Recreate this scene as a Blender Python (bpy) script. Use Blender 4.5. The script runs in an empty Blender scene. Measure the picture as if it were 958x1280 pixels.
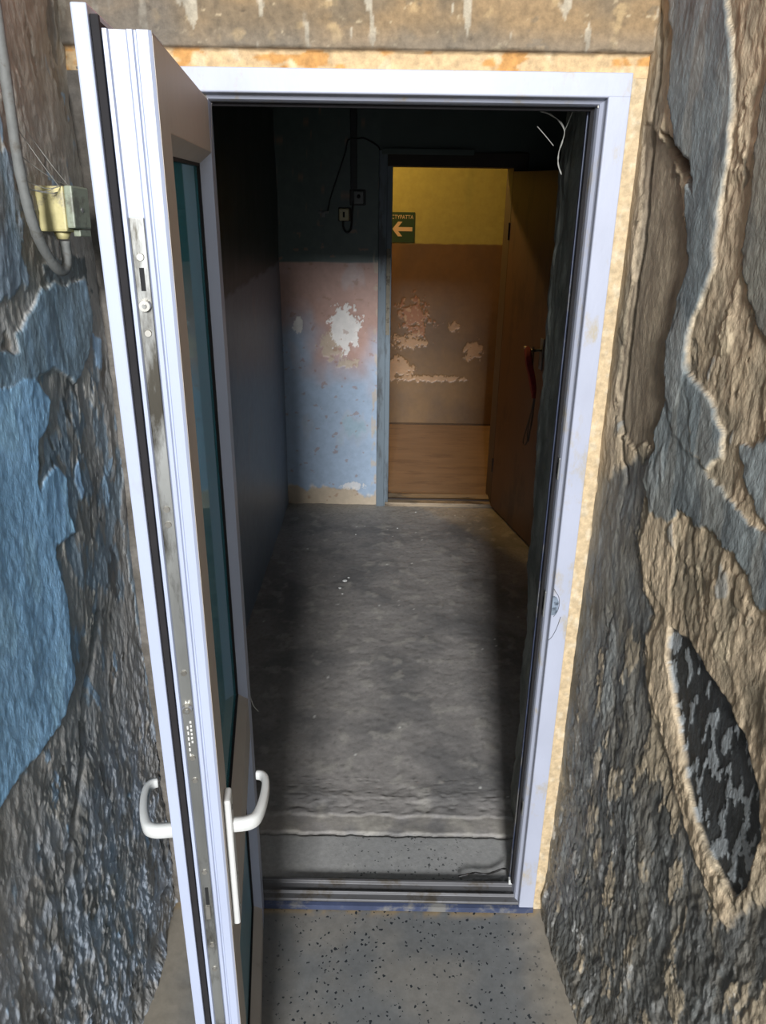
import bpy, bmesh, math, random
import numpy as np
from mathutils import Vector, Matrix
random.seed(4)
sc = bpy.context.scene
C = sc.collection

# ---------------------------------------------------------------- camera (image taken as 958 x 1280)
F_PX, CX, PITCH, ROLL, YAW = 969.27, 484.2, .3993, -.0152, .0042
CAM = np.array([0, -1.6157, 1.9092])
_c, _s = math.cos(YAW), math.sin(YAW)
_r = np.array([_c, _s, 0]); _fw = np.array([-_s, _c, 0]); _up = np.array([0, 0, 1.])
FWD = _fw*math.cos(PITCH) - _up*math.sin(PITCH)
_U = _up*math.cos(PITCH) + _fw*math.sin(PITCH)
_c, _s = math.cos(ROLL), math.sin(ROLL)
RIGHT = _r*_c - _U*_s
UP = _r*_s + _U*_c
cd = bpy.data.cameras.new('camera'); cam = bpy.data.objects.new('camera', cd); C.objects.link(cam)
M = Matrix.Identity(4)
for i in range(3):
    M[i][0], M[i][1], M[i][2], M[i][3] = RIGHT[i], UP[i], -FWD[i], CAM[i]
cam.matrix_world = M
cd.sensor_fit = 'VERTICAL'; cd.sensor_height = 36; cd.lens = F_PX/1280*36
cd.shift_x = -(CX-479)/1280; cd.clip_start = .02
sc.camera = cam

# ---------------------------------------------------------------- world, lights, exposure
w = bpy.data.worlds.new('sky'); sc.world = w; w.use_nodes = True
wn = w.node_tree.nodes; bg = wn['Background']
bg.inputs['Color'].default_value = (.86, .93, 1.0, 1)
bg.inputs['Strength'].default_value = 1.25
ld = bpy.data.lights.new('sky_at_stair_mouth', 'AREA'); ld.shape = 'RECTANGLE'
ld.size = 1.7; ld.size_y = 2.2; ld.energy = 2700; ld.color = (.95, .97, 1.0)
lo = bpy.data.objects.new('sky_at_stair_mouth', ld); C.objects.link(lo)
lo.location = (-.02, -12, 5.2)
lo.rotation_euler = (Vector((0.1, 1.2, .9)) - Vector(lo.location)).to_track_quat('-Z', 'Y').to_euler()
bulb = bpy.data.lights.new('room_bulb', 'POINT'); bulb.energy = 44; bulb.color = (1, .66, .22); bulb.shadow_soft_size = .05
bo = bpy.data.objects.new('room_bulb', bulb); C.objects.link(bo); bo.location = (-.54, 3.92, 2.52)
sc.view_settings.view_transform = 'Standard'; sc.view_settings.look = 'None'
sc.view_settings.gamma = 1; sc.view_settings.use_curve_mapping = False
sc.view_settings.exposure = 0.0

# ---------------------------------------------------------------- colour and materials
def L(r, g, b):
    f = lambda c: (c/255/12.92) if c/255 <= .04045 else ((c/255+.055)/1.055)**2.4
    return (f(r), f(g), f(b))
def LA(*a): return np.array(L(*a))

def mat(name, col, rough=.5, metal=0, var=.12, scale=30, bump=.0, bscale=200, dirt=None, dscale=6, stretch=(1, 1, 1), spec=.5, dlo=.52, dhi=.62):
    m = bpy.data.materials.new(name); m.use_nodes = True; nt = m.node_tree; n = nt.nodes; l = nt.links
    p = n['Principled BSDF']; p.inputs['Roughness'].default_value = rough; p.inputs['Metallic'].default_value = metal
    p.inputs['Specular IOR Level'].default_value = spec
    tc = n.new('ShaderNodeTexCoord'); mp = n.new('ShaderNodeMapping'); mp.inputs['Scale'].default_value = stretch
    l.new(tc.outputs['Object'], mp.inputs['Vector'])
    no = n.new('ShaderNodeTexNoise'); no.inputs['Scale'].default_value = scale; no.inputs['Detail'].default_value = 6
    l.new(mp.outputs[0], no.inputs['Vector'])
    r = n.new('ShaderNodeMapRange'); r.inputs['To Min'].default_value = 1-var; r.inputs['To Max'].default_value = 1+var
    r.inputs['From Min'].default_value = .3; r.inputs['From Max'].default_value = .7
    l.new(no.outputs['Fac'], r.inputs['Value'])
    mx = n.new('ShaderNodeMix'); mx.data_type = 'RGBA'; mx.blend_type = 'MULTIPLY'; mx.inputs['Factor'].default_value = 1
    mx.inputs[6].default_value = (*col, 1); l.new(r.outputs[0], mx.inputs[7])
    out = mx.outputs[2]
    if dirt:
        d = n.new('ShaderNodeTexNoise'); d.inputs['Scale'].default_value = dscale; d.inputs['Detail'].default_value = 8; d.inputs['Roughness'].default_value = .7
        l.new(mp.outputs[0], d.inputs['Vector'])
        dr = n.new('ShaderNodeMapRange'); dr.inputs['From Min'].default_value = dlo; dr.inputs['From Max'].default_value = dhi
        l.new(d.outputs['Fac'], dr.inputs['Value'])
        m2 = n.new('ShaderNodeMix'); m2.data_type = 'RGBA'; l.new(dr.outputs[0], m2.inputs['Factor'])
        l.new(out, m2.inputs[6]); m2.inputs[7].default_value = (*dirt, 1); out = m2.outputs[2]
    l.new(out, p.inputs['Base Color'])
    if bump:
        b = n.new('ShaderNodeTexNoise'); b.inputs['Scale'].default_value = bscale; b.inputs['Detail'].default_value = 5
        l.new(mp.outputs[0], b.inputs['Vector'])
        bu = n.new('ShaderNodeBump'); bu.inputs['Strength'].default_value = bump; bu.inputs['Distance'].default_value = .002
        l.new(b.outputs['Fac'], bu.inputs['Height']); l.new(bu.outputs[0], p.inputs['Normal'])
    return m

def relief_mat(name, stretch=(1, 1, 1), bump=.6, dist=.003, fine=90, speck=None, spec=.5, var=.28, crinkle=0):
    """rough plaster: base colour and roughness of each layer come with the mesh, grain comes from noise"""
    m = bpy.data.materials.new(name); m.use_nodes = True; nt = m.node_tree; n = nt.nodes; l = nt.links
    p = n['Principled BSDF']; p.inputs['Specular IOR Level'].default_value = spec
    a = n.new('ShaderNodeAttribute'); a.attribute_name = 'layer_colour'
    ar = n.new('ShaderNodeAttribute'); ar.attribute_name = 'layer_roughness'
    tc = n.new('ShaderNodeTexCoord'); mp = n.new('ShaderNodeMapping'); mp.inputs['Scale'].default_value = stretch
    l.new(tc.outputs['Object'], mp.inputs['Vector'])
    no = n.new('ShaderNodeTexNoise'); no.inputs['Scale'].default_value = fine; no.inputs['Detail'].default_value = 8; no.inputs['Roughness'].default_value = .65
    l.new(mp.outputs[0], no.inputs['Vector'])
    r = n.new('ShaderNodeMapRange'); r.inputs['From Min'].default_value = .3; r.inputs['From Max'].default_value = .7
    r.inputs['To Min'].default_value = 1-var; r.inputs['To Max'].default_value = 1+var
    l.new(no.outputs['Fac'], r.inputs['Value'])
    mx = n.new('ShaderNodeMix'); mx.data_type = 'RGBA'; mx.blend_type = 'MULTIPLY'; mx.inputs['Factor'].default_value = 1
    l.new(a.outputs['Color'], mx.inputs[6]); l.new(r.outputs[0], mx.inputs[7]); out = mx.outputs[2]
    if speck:
        v = n.new('ShaderNodeTexVoronoi'); v.inputs['Scale'].default_value = speck[0]; v.inputs['Randomness'].default_value = 1
        nw = n.new('ShaderNodeTexNoise'); nw.inputs['Scale'].default_value = speck[0]*1.2
        l.new(tc.outputs['Object'], nw.inputs['Vector'])
        va = n.new('ShaderNodeVectorMath'); va.operation = 'MULTIPLY_ADD'; va.inputs[1].default_value = (.012,)*3
        l.new(nw.outputs['Color'], va.inputs[0]); l.new(tc.outputs['Object'], va.inputs[2]); l.new(va.outputs[0], v.inputs['Vector'])
        # chip size differs from cell to cell
        sp = n.new('ShaderNodeSeparateColor'); l.new(v.outputs['Color'], sp.inputs[0])
        th = n.new('ShaderNodeMapRange'); th.inputs['From Min'].default_value = .45; th.inputs['From Max'].default_value = 1
        th.inputs['To Min'].default_value = 0; th.inputs['To Max'].default_value = speck[1]
        l.new(sp.outputs[0], th.inputs['Value'])
        lt = n.new('ShaderNodeMath'); lt.operation = 'LESS_THAN'; l.new(v.outputs['Distance'], lt.inputs[0]); l.new(th.outputs[0], lt.inputs[1])
        m2 = n.new('ShaderNodeMix'); m2.data_type = 'RGBA'
        fm = n.new('ShaderNodeMath'); fm.operation = 'MULTIPLY'; l.new(lt.outputs[0], fm.inputs[0])
        at2 = n.new('ShaderNodeAttribute'); at2.attribute_name = 'chips'; l.new(at2.outputs['Fac'], fm.inputs[1])
        l.new(fm.outputs[0], m2.inputs['Factor']); l.new(out, m2.inputs[6]); m2.inputs[7].default_value = (*speck[2], 1); out = m2.outputs[2]
    l.new(out, p.inputs['Base Color']); l.new(ar.outputs['Fac'], p.inputs['Roughness'])
    b = n.new('ShaderNodeTexNoise'); b.inputs['Scale'].default_value = fine*2.2; b.inputs['Detail'].default_value = 6; b.inputs['Roughness'].default_value = .6
    l.new(mp.outputs[0], b.inputs['Vector'])
    bu = n.new('ShaderNodeBump'); bu.inputs['Strength'].default_value = bump; bu.inputs['Distance'].default_value = dist
    l.new(b.outputs['Fac'], bu.inputs['Height'])
    if crinkle:
        cr = n.new('ShaderNodeTexNoise'); cr.noise_type = 'RIDGED_MULTIFRACTAL'; cr.inputs['Scale'].default_value = crinkle; cr.inputs['Detail'].default_value = 5
        cr.inputs['Roughness'].default_value = .55; cr.inputs['Distortion'].default_value = .6
        l.new(mp.outputs[0], cr.inputs['Vector'])
        cl = n.new('ShaderNodeMath'); cl.operation = 'MINIMUM'; cl.inputs[1].default_value = 2.2; l.new(cr.outputs['Fac'], cl.inputs[0])
        b2 = n.new('ShaderNodeBump'); b2.inputs['Strength'].default_value = .5; b2.inputs['Distance'].default_value = .003
        l.new(cl.outputs[0], b2.inputs['Height']); l.new(bu.outputs[0], b2.inputs['Normal']); bu = b2
        rr = n.new('ShaderNodeMapRange'); rr.inputs['From Min'].default_value = .2; rr.inputs['From Max'].default_value = 2.0
        rr.inputs['To Min'].default_value = .86; rr.inputs['To Max'].default_value = 1.2; l.new(cl.outputs[0], rr.inputs['Value'])
        m3 = n.new('ShaderNodeMix'); m3.data_type = 'RGBA'; m3.blend_type = 'MULTIPLY'; m3.inputs['Factor'].default_value = 1
        l.new(out, m3.inputs[6]); l.new(rr.outputs[0], m3.inputs[7]); l.new(m3.outputs[2], p.inputs['Base Color'])
    l.new(bu.outputs[0], p.inputs['Normal'])
    return m

def glass_mat():
    m = bpy.data.materials.new('blue_green_glass'); m.use_nodes = True; nt = m.node_tree; n = nt.nodes; l = nt.links
    n.remove(n['Principled BSDF']); o = n['Material Output']
    t = n.new('ShaderNodeBsdfTransparent'); t.inputs[0].default_value = (*L(120, 190, 200), 1)
    g = n.new('ShaderNodeBsdfGlossy'); g.inputs['Roughness'].default_value = .04; g.inputs['Color'].default_value = (.85, .95, 1, 1)
    fr = n.new('ShaderNodeFresnel'); fr.inputs['IOR'].default_value = 1.55
    mx = n.new('ShaderNodeMixShader'); l.new(fr.outputs[0], mx.inputs[0]); l.new(t.outputs[0], mx.inputs[1]); l.new(g.outputs[0], mx.inputs[2])
    df_ = n.new('ShaderNodeBsdfDiffuse'); df_.inputs[0].default_value = (*L(76, 150, 166), 1)
    m2 = n.new('ShaderNodeMixShader'); m2.inputs[0].default_value = .38; l.new(mx.outputs[0], m2.inputs[1]); l.new(df_.outputs[0], m2.inputs[2])
    l.new(m2.outputs[0], o.inputs[0]); return m

PVC = mat('white_pvc', L(160, 167, 186), .38, var=.04, scale=12, bump=.08, bscale=60, dirt=L(150, 145, 140), dscale=9, stretch=(1, 1, .35), dlo=.62, dhi=.80)
PVC_IN = mat('warm_shaded_inner_pvc', L(168, 160, 150), .5, var=.06, scale=10, dirt=L(120, 112, 102), dscale=7, dlo=.6, dhi=.8)  # warm dim indoor light painted into the inner PVC colour, plus dirt blotches
FRAMEW = mat('stained_white_frame', L(160, 163, 176), .45, var=.05, scale=14, bump=.15, bscale=80, dirt=L(160, 150, 132), dscale=16, dlo=.54, dhi=.66, stretch=(1, 1, .5))
RUBBER = mat('black_rubber', L(20, 17, 19), .85, var=.3, scale=40)
STEEL = mat('worn_galvanised_steel', L(150, 150, 146), .42, .85, var=.25, scale=18, bump=.2, bscale=90, dirt=L(70, 66, 58), dscale=8, stretch=(1, 1, .25))
CHROME = mat('screw_metal', L(185, 180, 170), .3, .9, var=.1)
DARK = mat('dark_hole', L(12, 12, 12), .8, var=.1)
HANDLE = mat('white_handle_plastic', L(190, 190, 186), .35, var=.03, dirt=L(180, 168, 148), dscale=14, dlo=.6, dhi=.8)
TEAL = mat('blue_green_panel', L(76, 128, 142), .3, var=.1, scale=5)
FILM = mat('blue_protective_film', L(56, 64, 88), .5, var=.15, scale=20, dirt=L(110, 108, 104), dscale=10)
ALU = mat('dusty_sill_profile', L(94, 93, 94), .5, .2, var=.12, scale=9, dirt=L(78, 72, 64), dscale=12)
CONC = mat('bare_concrete', L(105, 100, 94), .9, var=.2, scale=8, bump=.4, bscale=60)
BLACKISH = mat('near_black_ceiling', L(36, 36, 33), .9, var=.2, scale=5)  # one even near-black tone for hall ceiling and reveal top
CREAM = mat('cream_plastic_paint', L(186, 174, 122), .55, var=.12, scale=40, bump=.4, bscale=120, dirt=L(150, 140, 112), dscale=26, dlo=.54, dhi=.62)
GREENGREY = mat('grey_green_cover', L(132, 138, 118), .5, var=.08, scale=30, dirt=L(100, 100, 84), dscale=20)
CABLE = mat('painted_over_cable', L(108, 108, 104), .7, var=.15, scale=60, bump=.4, bscale=150, dirt=L(90, 86, 78), dscale=30)
WEB = mat('dusty_cobweb', L(150, 148, 140), .9, var=.1)
JAMB = mat('pale_blue_painted_wood', L(104, 116, 124), .5, var=.12, scale=8, bump=.3, bscale=50, dirt=L(70, 74, 76), dscale=9, stretch=(1, 1, .2))
BROWN = mat('brown_painted_board', L(104, 76, 56), .5, var=.08, scale=4, bump=.1, bscale=30, dirt=L(84, 64, 50), dscale=5, stretch=(1, 1, .4))
BROWN_EDGE = mat('brown_board_edge', L(140, 98, 62), .6, var=.15, scale=10)
REDCLOTH = mat('red_cloth', L(112, 20, 20), .9, var=.2, scale=60, bump=.5, bscale=200)
BLKPLASTIC = mat('black_plastic', L(30, 28, 26), .5, var=.2)
SOCKET = mat('yellowed_socket', L(196, 186, 150), .5, var=.08)
SOCKET_GREY = mat('grey_socket', L(120, 122, 120), .5, var=.08)
SIGNGREEN = mat('sign_green', L(36, 62, 34), .5, var=.06)
SIGNWHITE = mat('sign_white', L(200, 176, 150), .5, var=.03)
WOODFLOOR = mat('brown_painted_floor', L(136, 114, 92), .55, var=.12, scale=6, bump=.2, bscale=40, dirt=L(118, 98, 80), dscale=4, stretch=(.5, 1.6, 1))
FLECK = mat('white_plaster', L(215, 215, 210), .9, var=.1)
GLASS = glass_mat()

# ---------------------------------------------------------------- object helpers
def link(name, me, m=None, parent=None, smooth=False):
    o = bpy.data.objects.new(name, me); C.objects.link(o)
    if m is not None:
        if isinstance(m, (list, tuple)):
            for q in m: me.materials.append(q)
        else: me.materials.append(m)
    if parent: o.parent = parent
    if smooth:
        for p in me.polygons: p.use_smooth = True
    return o
def box(bm, a, b, bev=0, seg=2):
    x0, y0, z0 = a; x1, y1, z1 = b
    r = bmesh.ops.create_cube(bm, size=1)
    vs = r['verts']
    for v in vs:
        v.co = Vector(((x0+x1)/2+v.co.x*(x1-x0), (y0+y1)/2+v.co.y*(y1-y0), (z0+z1)/2+v.co.z*(z1-z0)))
    if bev:
        es = list({e for v in vs for e in v.link_edges})
        bmesh.ops.bevel(bm, geom=es, offset=bev, segments=seg, profile=.6, affect='EDGES')
def obj(name, bm, m, parent=None, smooth=False):
    bmesh.ops.recalc_face_normals(bm, faces=bm.faces[:])
    me = bpy.data.meshes.new(name); bm.to_mesh(me); bm.free()
    return link(name, me, m, parent, smooth)
def bx(name, a, b, m, parent=None, bev=0, seg=2):
    bm = bmesh.new(); box(bm, a, b, bev, seg); return obj(name, bm, m, parent)
def cyl(bm, p, q, r, r2=None, n=14):
    p = Vector(p); q = Vector(q); d = q-p
    M_ = Matrix.Translation((p+q)/2) @ d.to_track_quat('Z', 'Y').to_matrix().to_4x4()
    bmesh.ops.create_cone(bm, cap_ends=True, segments=n, radius1=r, radius2=r if r2 is None else r2, depth=d.length, matrix=M_)
def smoothpath(pts, k=6):
    P = [Vector(p) for p in pts]; out = []
    for i in range(len(P)-1):
        a = P[max(i-1, 0)]; b = P[i]; c = P[i+1]; d = P[min(i+2, len(P)-1)]
        for j in range(k):
            t = j/k
            out.append(.5*((2*b)+(c-a)*t+(2*a-5*b+4*c-d)*t*t+(-a+3*b-3*c+d)*t**3))
    out.append(P[-1]); return out
def tube(bm, pts, r, n=8, k=6, wob=0, flat=None):
    P = smoothpath(pts, k) if k > 1 else [Vector(p) for p in pts]
    rings = []; ref = None
    for i, p in enumerate(P):
        t = (P[min(i+1, len(P)-1)]-P[max(i-1, 0)]).normalized()
        if ref is None:
            ref = t.orthogonal().normalized()
        ref = (ref - t*ref.dot(t)).normalized(); s = t.cross(ref)
        rr = (r[min(int(i/(len(P)-1)*(len(r)-1)+.5), len(r)-1)] if isinstance(r, (list, tuple)) else r)*(1+random.uniform(-wob, wob))
        rings.append([bm.verts.new(p+ref*math.cos(a)*rr+s*math.sin(a)*rr) for a in [2*math.pi*j/n for j in range(n)]])
    for A, B in zip(rings, rings[1:]):
        for j in range(n):
            bm.faces.new((A[j], A[(j+1) % n], B[(j+1) % n], B[j]))
    bm.faces.new(rings[0][::-1]); bm.faces.new(rings[-1])
def prism(bm, pts, a, b, fn):
    """closed outline pts extruded from a to b; fn(x, y, t) gives the place"""
    A = [bm.verts.new(fn(x, y, a)) for x, y in pts]; B = [bm.verts.new(fn(x, y, b)) for x, y in pts]
    n = len(pts); bm.faces.new(A[::-1]); bm.faces.new(B)
    for i in range(n): bm.faces.new((A[i], A[(i+1) % n], B[(i+1) % n], B[i]))
def thing(name, label, cat, loc=(0, 0, 0), rotz=0, group=None):
    o = bpy.data.objects.new(name, None); C.objects.link(o); o.empty_display_size = .05
    o.location = loc; o.rotation_euler = (0, 0, rotz); tag(o, label, cat, group); return o
def tag(o, label, cat, group=None):
    o['label'] = label; o['category'] = cat
    if group: o['group'] = group
    return o
def S(o): o['kind'] = 'structure'; return o

# ---------------------------------------------------------------- noise and relief helpers
_rng = np.random.default_rng(11)
_perm = _rng.permutation(512).astype(np.int64)
_ga = _rng.uniform(0, 2*np.pi, 512); _GX, _GY = np.cos(_ga), np.sin(_ga)
def perlin(x, y, seed=0):
    x0 = np.floor(x).astype(np.int64); y0 = np.floor(y).astype(np.int64); fx = x-x0; fy = y-y0
    u = fx*fx*fx*(fx*(fx*6-15)+10); v = fy*fy*fy*(fy*(fy*6-15)+10)
    def g(ix, iy, dx, dy):
        h = _perm[(_perm[(ix+seed*37) & 511]+iy) & 511]; return _GX[h]*dx+_GY[h]*dy
    a = g(x0, y0, fx, fy); b = g(x0+1, y0, fx-1, fy); c = g(x0, y0+1, fx, fy-1); d = g(x0+1, y0+1, fx-1, fy-1)
    return (a+(b-a)*u)+((c+(d-c)*u)-(a+(b-a)*u))*v
def fbm(x, y, o=4, seed=0, gain=.5):
    s = 0; a = 1; t = 0
    for i in range(o):
        s = s+a*perlin(x*2**i+i*7.3, y*2**i+i*3.1, seed+i); t += a; a *= gain
    return s/t*1.6
def ridge(x, y, o=4, seed=0, gain=.55):
    s = 0; a = 1; t = 0
    for i in range(o):
        s = s+a*(1-np.abs(perlin(x*2**i+i*5.7, y*2**i+i*1.9, seed+i))*2.4); t += a; a *= gain
    return s/t
def sst(a, b, x):
    t = np.clip((x-a)/(b-a), 0, 1); return t*t*(3-2*t)
def sdpoly(x, y, poly):
    """signed distance, positive inside"""
    P = np.array(poly, float); d = np.full(x.shape, 1e9); ins = np.zeros(x.shape, bool)
    for (ax, ay), (bx_, by) in zip(P, np.roll(P, -1, 0)):
        ex, ey = bx_-ax, by-ay; wx, wy = x-ax, y-ay
        t = np.clip((wx*ex+wy*ey)/(ex*ex+ey*ey+1e-12), 0, 1)
        d = np.minimum(d, (wx-ex*t)**2+(wy-ey*t)**2)
        c = ((ay > y) != (by > y)) & (x < (bx_-ax)*(y-ay)/(by-ay+1e-12)+ax); ins ^= c
    d = np.sqrt(d); return np.where(ins, d, -d)
def sdline(x, y, pts):
    P = np.array(pts, float); d = np.full(x.shape, 1e9)
    for (ax, ay), (bx_, by) in zip(P[:-1], P[1:]):
        ex, ey = bx_-ax, by-ay; wx, wy = x-ax, y-ay
        t = np.clip((wx*ex+wy*ey)/(ex*ex+ey*ey+1e-12), 0, 1)
        d = np.minimum(d, (wx-ex*t)**2+(wy-ey*t)**2)
    return np.sqrt(d)
def mix(a, b, m): return a*(1-m)[..., None]+b*m[..., None]
def relief(name, place, us, vs, func, m, flip=False):
    """grid of real relief. place(U,V,H)->(N,3); func(U,V)->(height, colour, roughness[, chips])"""
    U, V = np.meshgrid(us, vs); U = U.ravel(); V = V.ravel()
    r = func(U, V); H, colr, rough = r[:3]
    co = place(U, V, H).astype(np.float32)
    nu, nv = len(us), len(vs); idx = np.arange(nu*nv).reshape(nv, nu)
    q = np.stack([idx[:-1, :-1], idx[:-1, 1:], idx[1:, 1:], idx[1:, :-1]], -1).reshape(-1, 4)
    if flip: q = q[:, ::-1]
    me = bpy.data.meshes.new(name); me.vertices.add(len(co)); me.vertices.foreach_set('co', co.ravel())
    me.loops.add(q.size); me.loops.foreach_set('vertex_index', q.ravel().astype(np.int32))
    me.polygons.add(len(q)); me.polygons.foreach_set('loop_start', (np.arange(len(q))*4).astype(np.int32))
    me.update(calc_edges=True); me.polygons.foreach_set('use_smooth', np.ones(len(q), bool))
    a = me.attributes.new('layer_colour', 'FLOAT_COLOR', 'POINT')
    a.data.foreach_set('color', np.concatenate([np.clip(colr, 0, 1), np.ones((len(co), 1))], 1).astype(np.float32).ravel())
    a = me.attributes.new('layer_roughness', 'FLOAT', 'POINT'); a.data.foreach_set('value', np.broadcast_to(rough, (len(co),)).astype(np.float32).copy())
    if len(r) > 3:
        a = me.attributes.new('chips', 'FLOAT', 'POINT'); a.data.foreach_set('value', r[3].astype(np.float32))
    return S(link(name, me, m))
def ray(px, py):
    return FWD+RIGHT*(px-CX)/F_PX-UP*(py-640)/F_PX
def on_right(px, py):          # outside right wall plane: X = XR0 - XRK*Y
    d = ray(px, py); t = (XR0-XRK*CAM[1]-CAM[0])/(d[0]+XRK*d[1]); p = CAM+t*d; return (-p[1], p[2])
def on_left(px, py):
    d = ray(px, py); t = (XL-CAM[0])/d[0]; p = CAM+t*d; return (-p[1], p[2])
def on_y(px, py, y):
    d = ray(px, py); t = (y-CAM[1])/d[1]; p = CAM+t*d; return (p[0], p[2])
def on_z(px, py, z):
    d = ray(px, py); t = (z-CAM[2])/d[2]; p = CAM+t*d; return (p[0], p[1])
XR0, XRK = .455, .14
XL = -.60
def arr(*segs):
    out = []
    for a, b, s in segs: out.append(np.arange(a, b-1e-9, s))
    out.append([segs[-1][1]]); return np.concatenate(out)

# ================================================================= RIGHT ROUGH WALL
def PR(*p): return [on_right(a, b) for a, b in p]
R_band = PR((836,-40),(915,-40),(922,100),(913,200),(902,280),(897,330),(872,400),(862,460),(880,480),(897,510),(908,540),(903,572),(888,588),(868,570),(846,545),(838,500),(843,420),(866,330),(862,230),(850,170),(843,120),(845,60))
R_swath = PR((838,480),(862,470),(872,560),(885,590),(930,640),(975,685),(975,775),(952,765),(935,720),(922,690),(890,662),(865,650),(850,640),(838,655),(815,640),(808,600),(822,550))
R_sm = PR((806,150),(842,190),(868,330),(845,420),(836,500),(815,555),(790,560),(770,520),(782,430),(800,300))
R_edge = PR((975,60),(955,110),(945,220),(930,330),(945,400),(975,440))
R_dark = PR((733,610),(770,590),(800,575),(822,560),(815,600),(800,650),(795,700),(812,765),(800,830),(812,900),(850,990),(880,1090),(905,1150),(940,1130),(985,1080),(1000,1330),(720,1330),(672,1130),(690,900),(712,700))
R_grey2 = PR((725,630),(760,600),(800,590),(800,640),(740,650))
R_black = PR((835,783),(860,800),(882,838),(908,880),(932,930),(946,990),(949,1050),(936,1098),(914,1122),(892,1080),(870,1030),(855,975),(840,890),(832,825))
R_strip = PR((815,640),(850,650),(845,700),(835,760),(838,880),(852,970),(872,1040),(892,1090),(910,1130),(905,1165),(880,1110),(845,1010),(822,910),(808,860),(815,800),(826,765),(806,720),(800,680))
R_patch = PR((925,560),(975,545),(975,660),(945,640),(935,600))
R_l1 = PR((840,0),(852,60),(846,120),(856,170),(868,230),(868,330),(848,420))
R_crack = PR((822,-40),(826,40),(828,80),(820,130),(812,200),(805,300),(795,360),(790,420),(775,520),(782,600))
R_hole = PR((830,165),(845,175),(868,205),(872,240),(860,225),(838,190))
def f_right(u, v):
    wu = u+.012*fbm(u*14, v*9, 3, 3); wv = v+.015*fbm(u*12, v*10, 3, 5)
    big = fbm(u*2.2+3, v*1.5, 3, 1)
    st = ridge(wu*13, wv*3.6, 4, 8)                        # long vertical wrinkles
    st2 = ridge(wu*38+fbm(u*5, v*5, 2, 9)*2, wv*9, 3, 14)
    fine = fbm(u*70, v*42, 3, 20)
    low = sst(1.25, .35, v)
    mid = fbm(wu*26, wv*13, 4, 25)
    h = .016*big+.0035*(st-.5)+(.0016+.0035*low)*(st2-.5)+(.0018+.0022*low)*fine+(.0036+.001*low)*mid
    h = h+.018*sst(.05, -.05, v-0.1)
    tan = LA(150, 129, 98); sand = LA(178, 154, 116); olive = LA(112, 99, 76); gry = LA(96, 98, 95); dk = LA(66, 66, 62)
    n1 = fbm(u*6, v*4, 4, 30); n2 = fbm(u*16, v*9, 4, 33)
    c = mix(np.broadcast_to(tan, u.shape+(3,)), olive, sst(-.1, .45, n1+.3*(1-sst(.4, .7, st))))
    c = mix(c, sand, sst(.55, .95, st)*sst(0, .4, n2+.2)*.8)
    rough = np.full(u.shape, .78)
    for sd_, th_, cc_, dp_ in ((81, .28, LA(126, 108, 80), .002), (84, .32, LA(92, 84, 68), -.002), (87, .36, LA(176, 156, 120), .0015)):
        k = sst(th_, th_+.03, fbm(u*10+sd_, v*5, 5, sd_, .6)); h = h+dp_*k; c = mix(c, cc_, k*.7)
    def layer(poly, thick, col, wob=.013, soft=.003, flat=.6, col2=None, rim=.5, rg=.75, nf=26):
        nonlocal h, c, rough
        sd = sdpoly(u, v, poly)+wob*fbm(u*nf, v*nf*.7, 5, len(poly)+int(abs(thick)*1e4), .62)
        m = sst(-soft, soft, sd)
        h0 = .016*big+.0015*(st-.5)+.0010*fine+.001*mid
        h = h*(1-m*flat)+h0*m*flat+m*thick
        cc = np.broadcast_to(np.array(col), u.shape+(3,))
        if col2 is not None: cc = mix(cc, np.array(col2), sst(-.15, .35, fbm(u*20, v*9, 4, 41)))
        c = mix(c, cc, m)
        c = mix(c, LA(180, 160, 126), np.exp(-((sd+.001)/.0017)**2)*rim*sst(-.05, .35, fbm(u*17, v*11, 3, 44)+.1))
        rough = rough*(1-m)+rg*m
        return m
    layer(R_sm, -.006, LA(118, 102, 78), col2=LA(104, 88, 66), flat=.9, rim=.25, wob=.02)
    layer(R_edge, .006, LA(108, 105, 92), col2=LA(96, 94, 84), flat=.95, rim=.6)
    layer(R_dark, -.005, LA(86, 86, 82), col2=LA(62, 61, 56), flat=.15, rim=.25, wob=.03, soft=.012, rg=.5)
    k = sst(.10, .16, fbm(u*14, v*5, 5, 91, .6)-.12*sst(.25, .05, u)-.05)*sst(1.25, .9, v); c = mix(c, LA(150, 132, 102), k*.8); h = h+.002*k
    k = sst(.30, .34, fbm(u*22, v*8, 5, 94, .6))*sst(.9, .5, v); c = mix(c, LA(172, 170, 164), k*.8)
    k = sst(.12, .2, fbm(u*8, v*4, 4, 97)); c = mix(c, LA(78, 88, 98), k*.4*sst(1.35, 1.1, v)*sst(.3, .1, u))
    layer(R_strip, .004, LA(176, 152, 116), col2=LA(150, 130, 100), flat=.3, rim=.2, wob=.012, soft=.008)
    layer(R_band, .008, LA(98, 106, 106), col2=LA(82, 89, 90), flat=.9, rim=.8, wob=.012)
    layer(R_swath, .005, LA(104, 110, 108), col2=LA(86, 92, 92), flat=.75, rim=.35, wob=.02)
    layer(R_patch, .004, LA(110, 116, 114), flat=.7, rim=.3, wob=.02)
    m = layer(R_black, -.007, LA(40, 41, 40), col2=LA(50, 52, 52), flat=.97, rim=.55, wob=.006, rg=.5)
    # grey flakes left on the black patch
    fl = sst(.16, .20, fbm(u*40, v*17, 4, 55)+.12*fbm(u*9, v*4, 2, 57)+.05)*m*sst(1.0, .3, np.abs(v-.95)*2)
    c = mix(c, LA(120, 124, 124), fl); h = h+.0015*fl
    c = mix(c, LA(176, 158, 126), sst(.52, .72, ridge(wu*9+v*1.5, wv*2.4, 4, 99))*.12*(1-m))
    # scattered remains of grey skim
    k = sst(.34, .38, fbm(u*9, v*4, 4, 61))*(1-m)*sst(1.9, 1.6, v)
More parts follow.
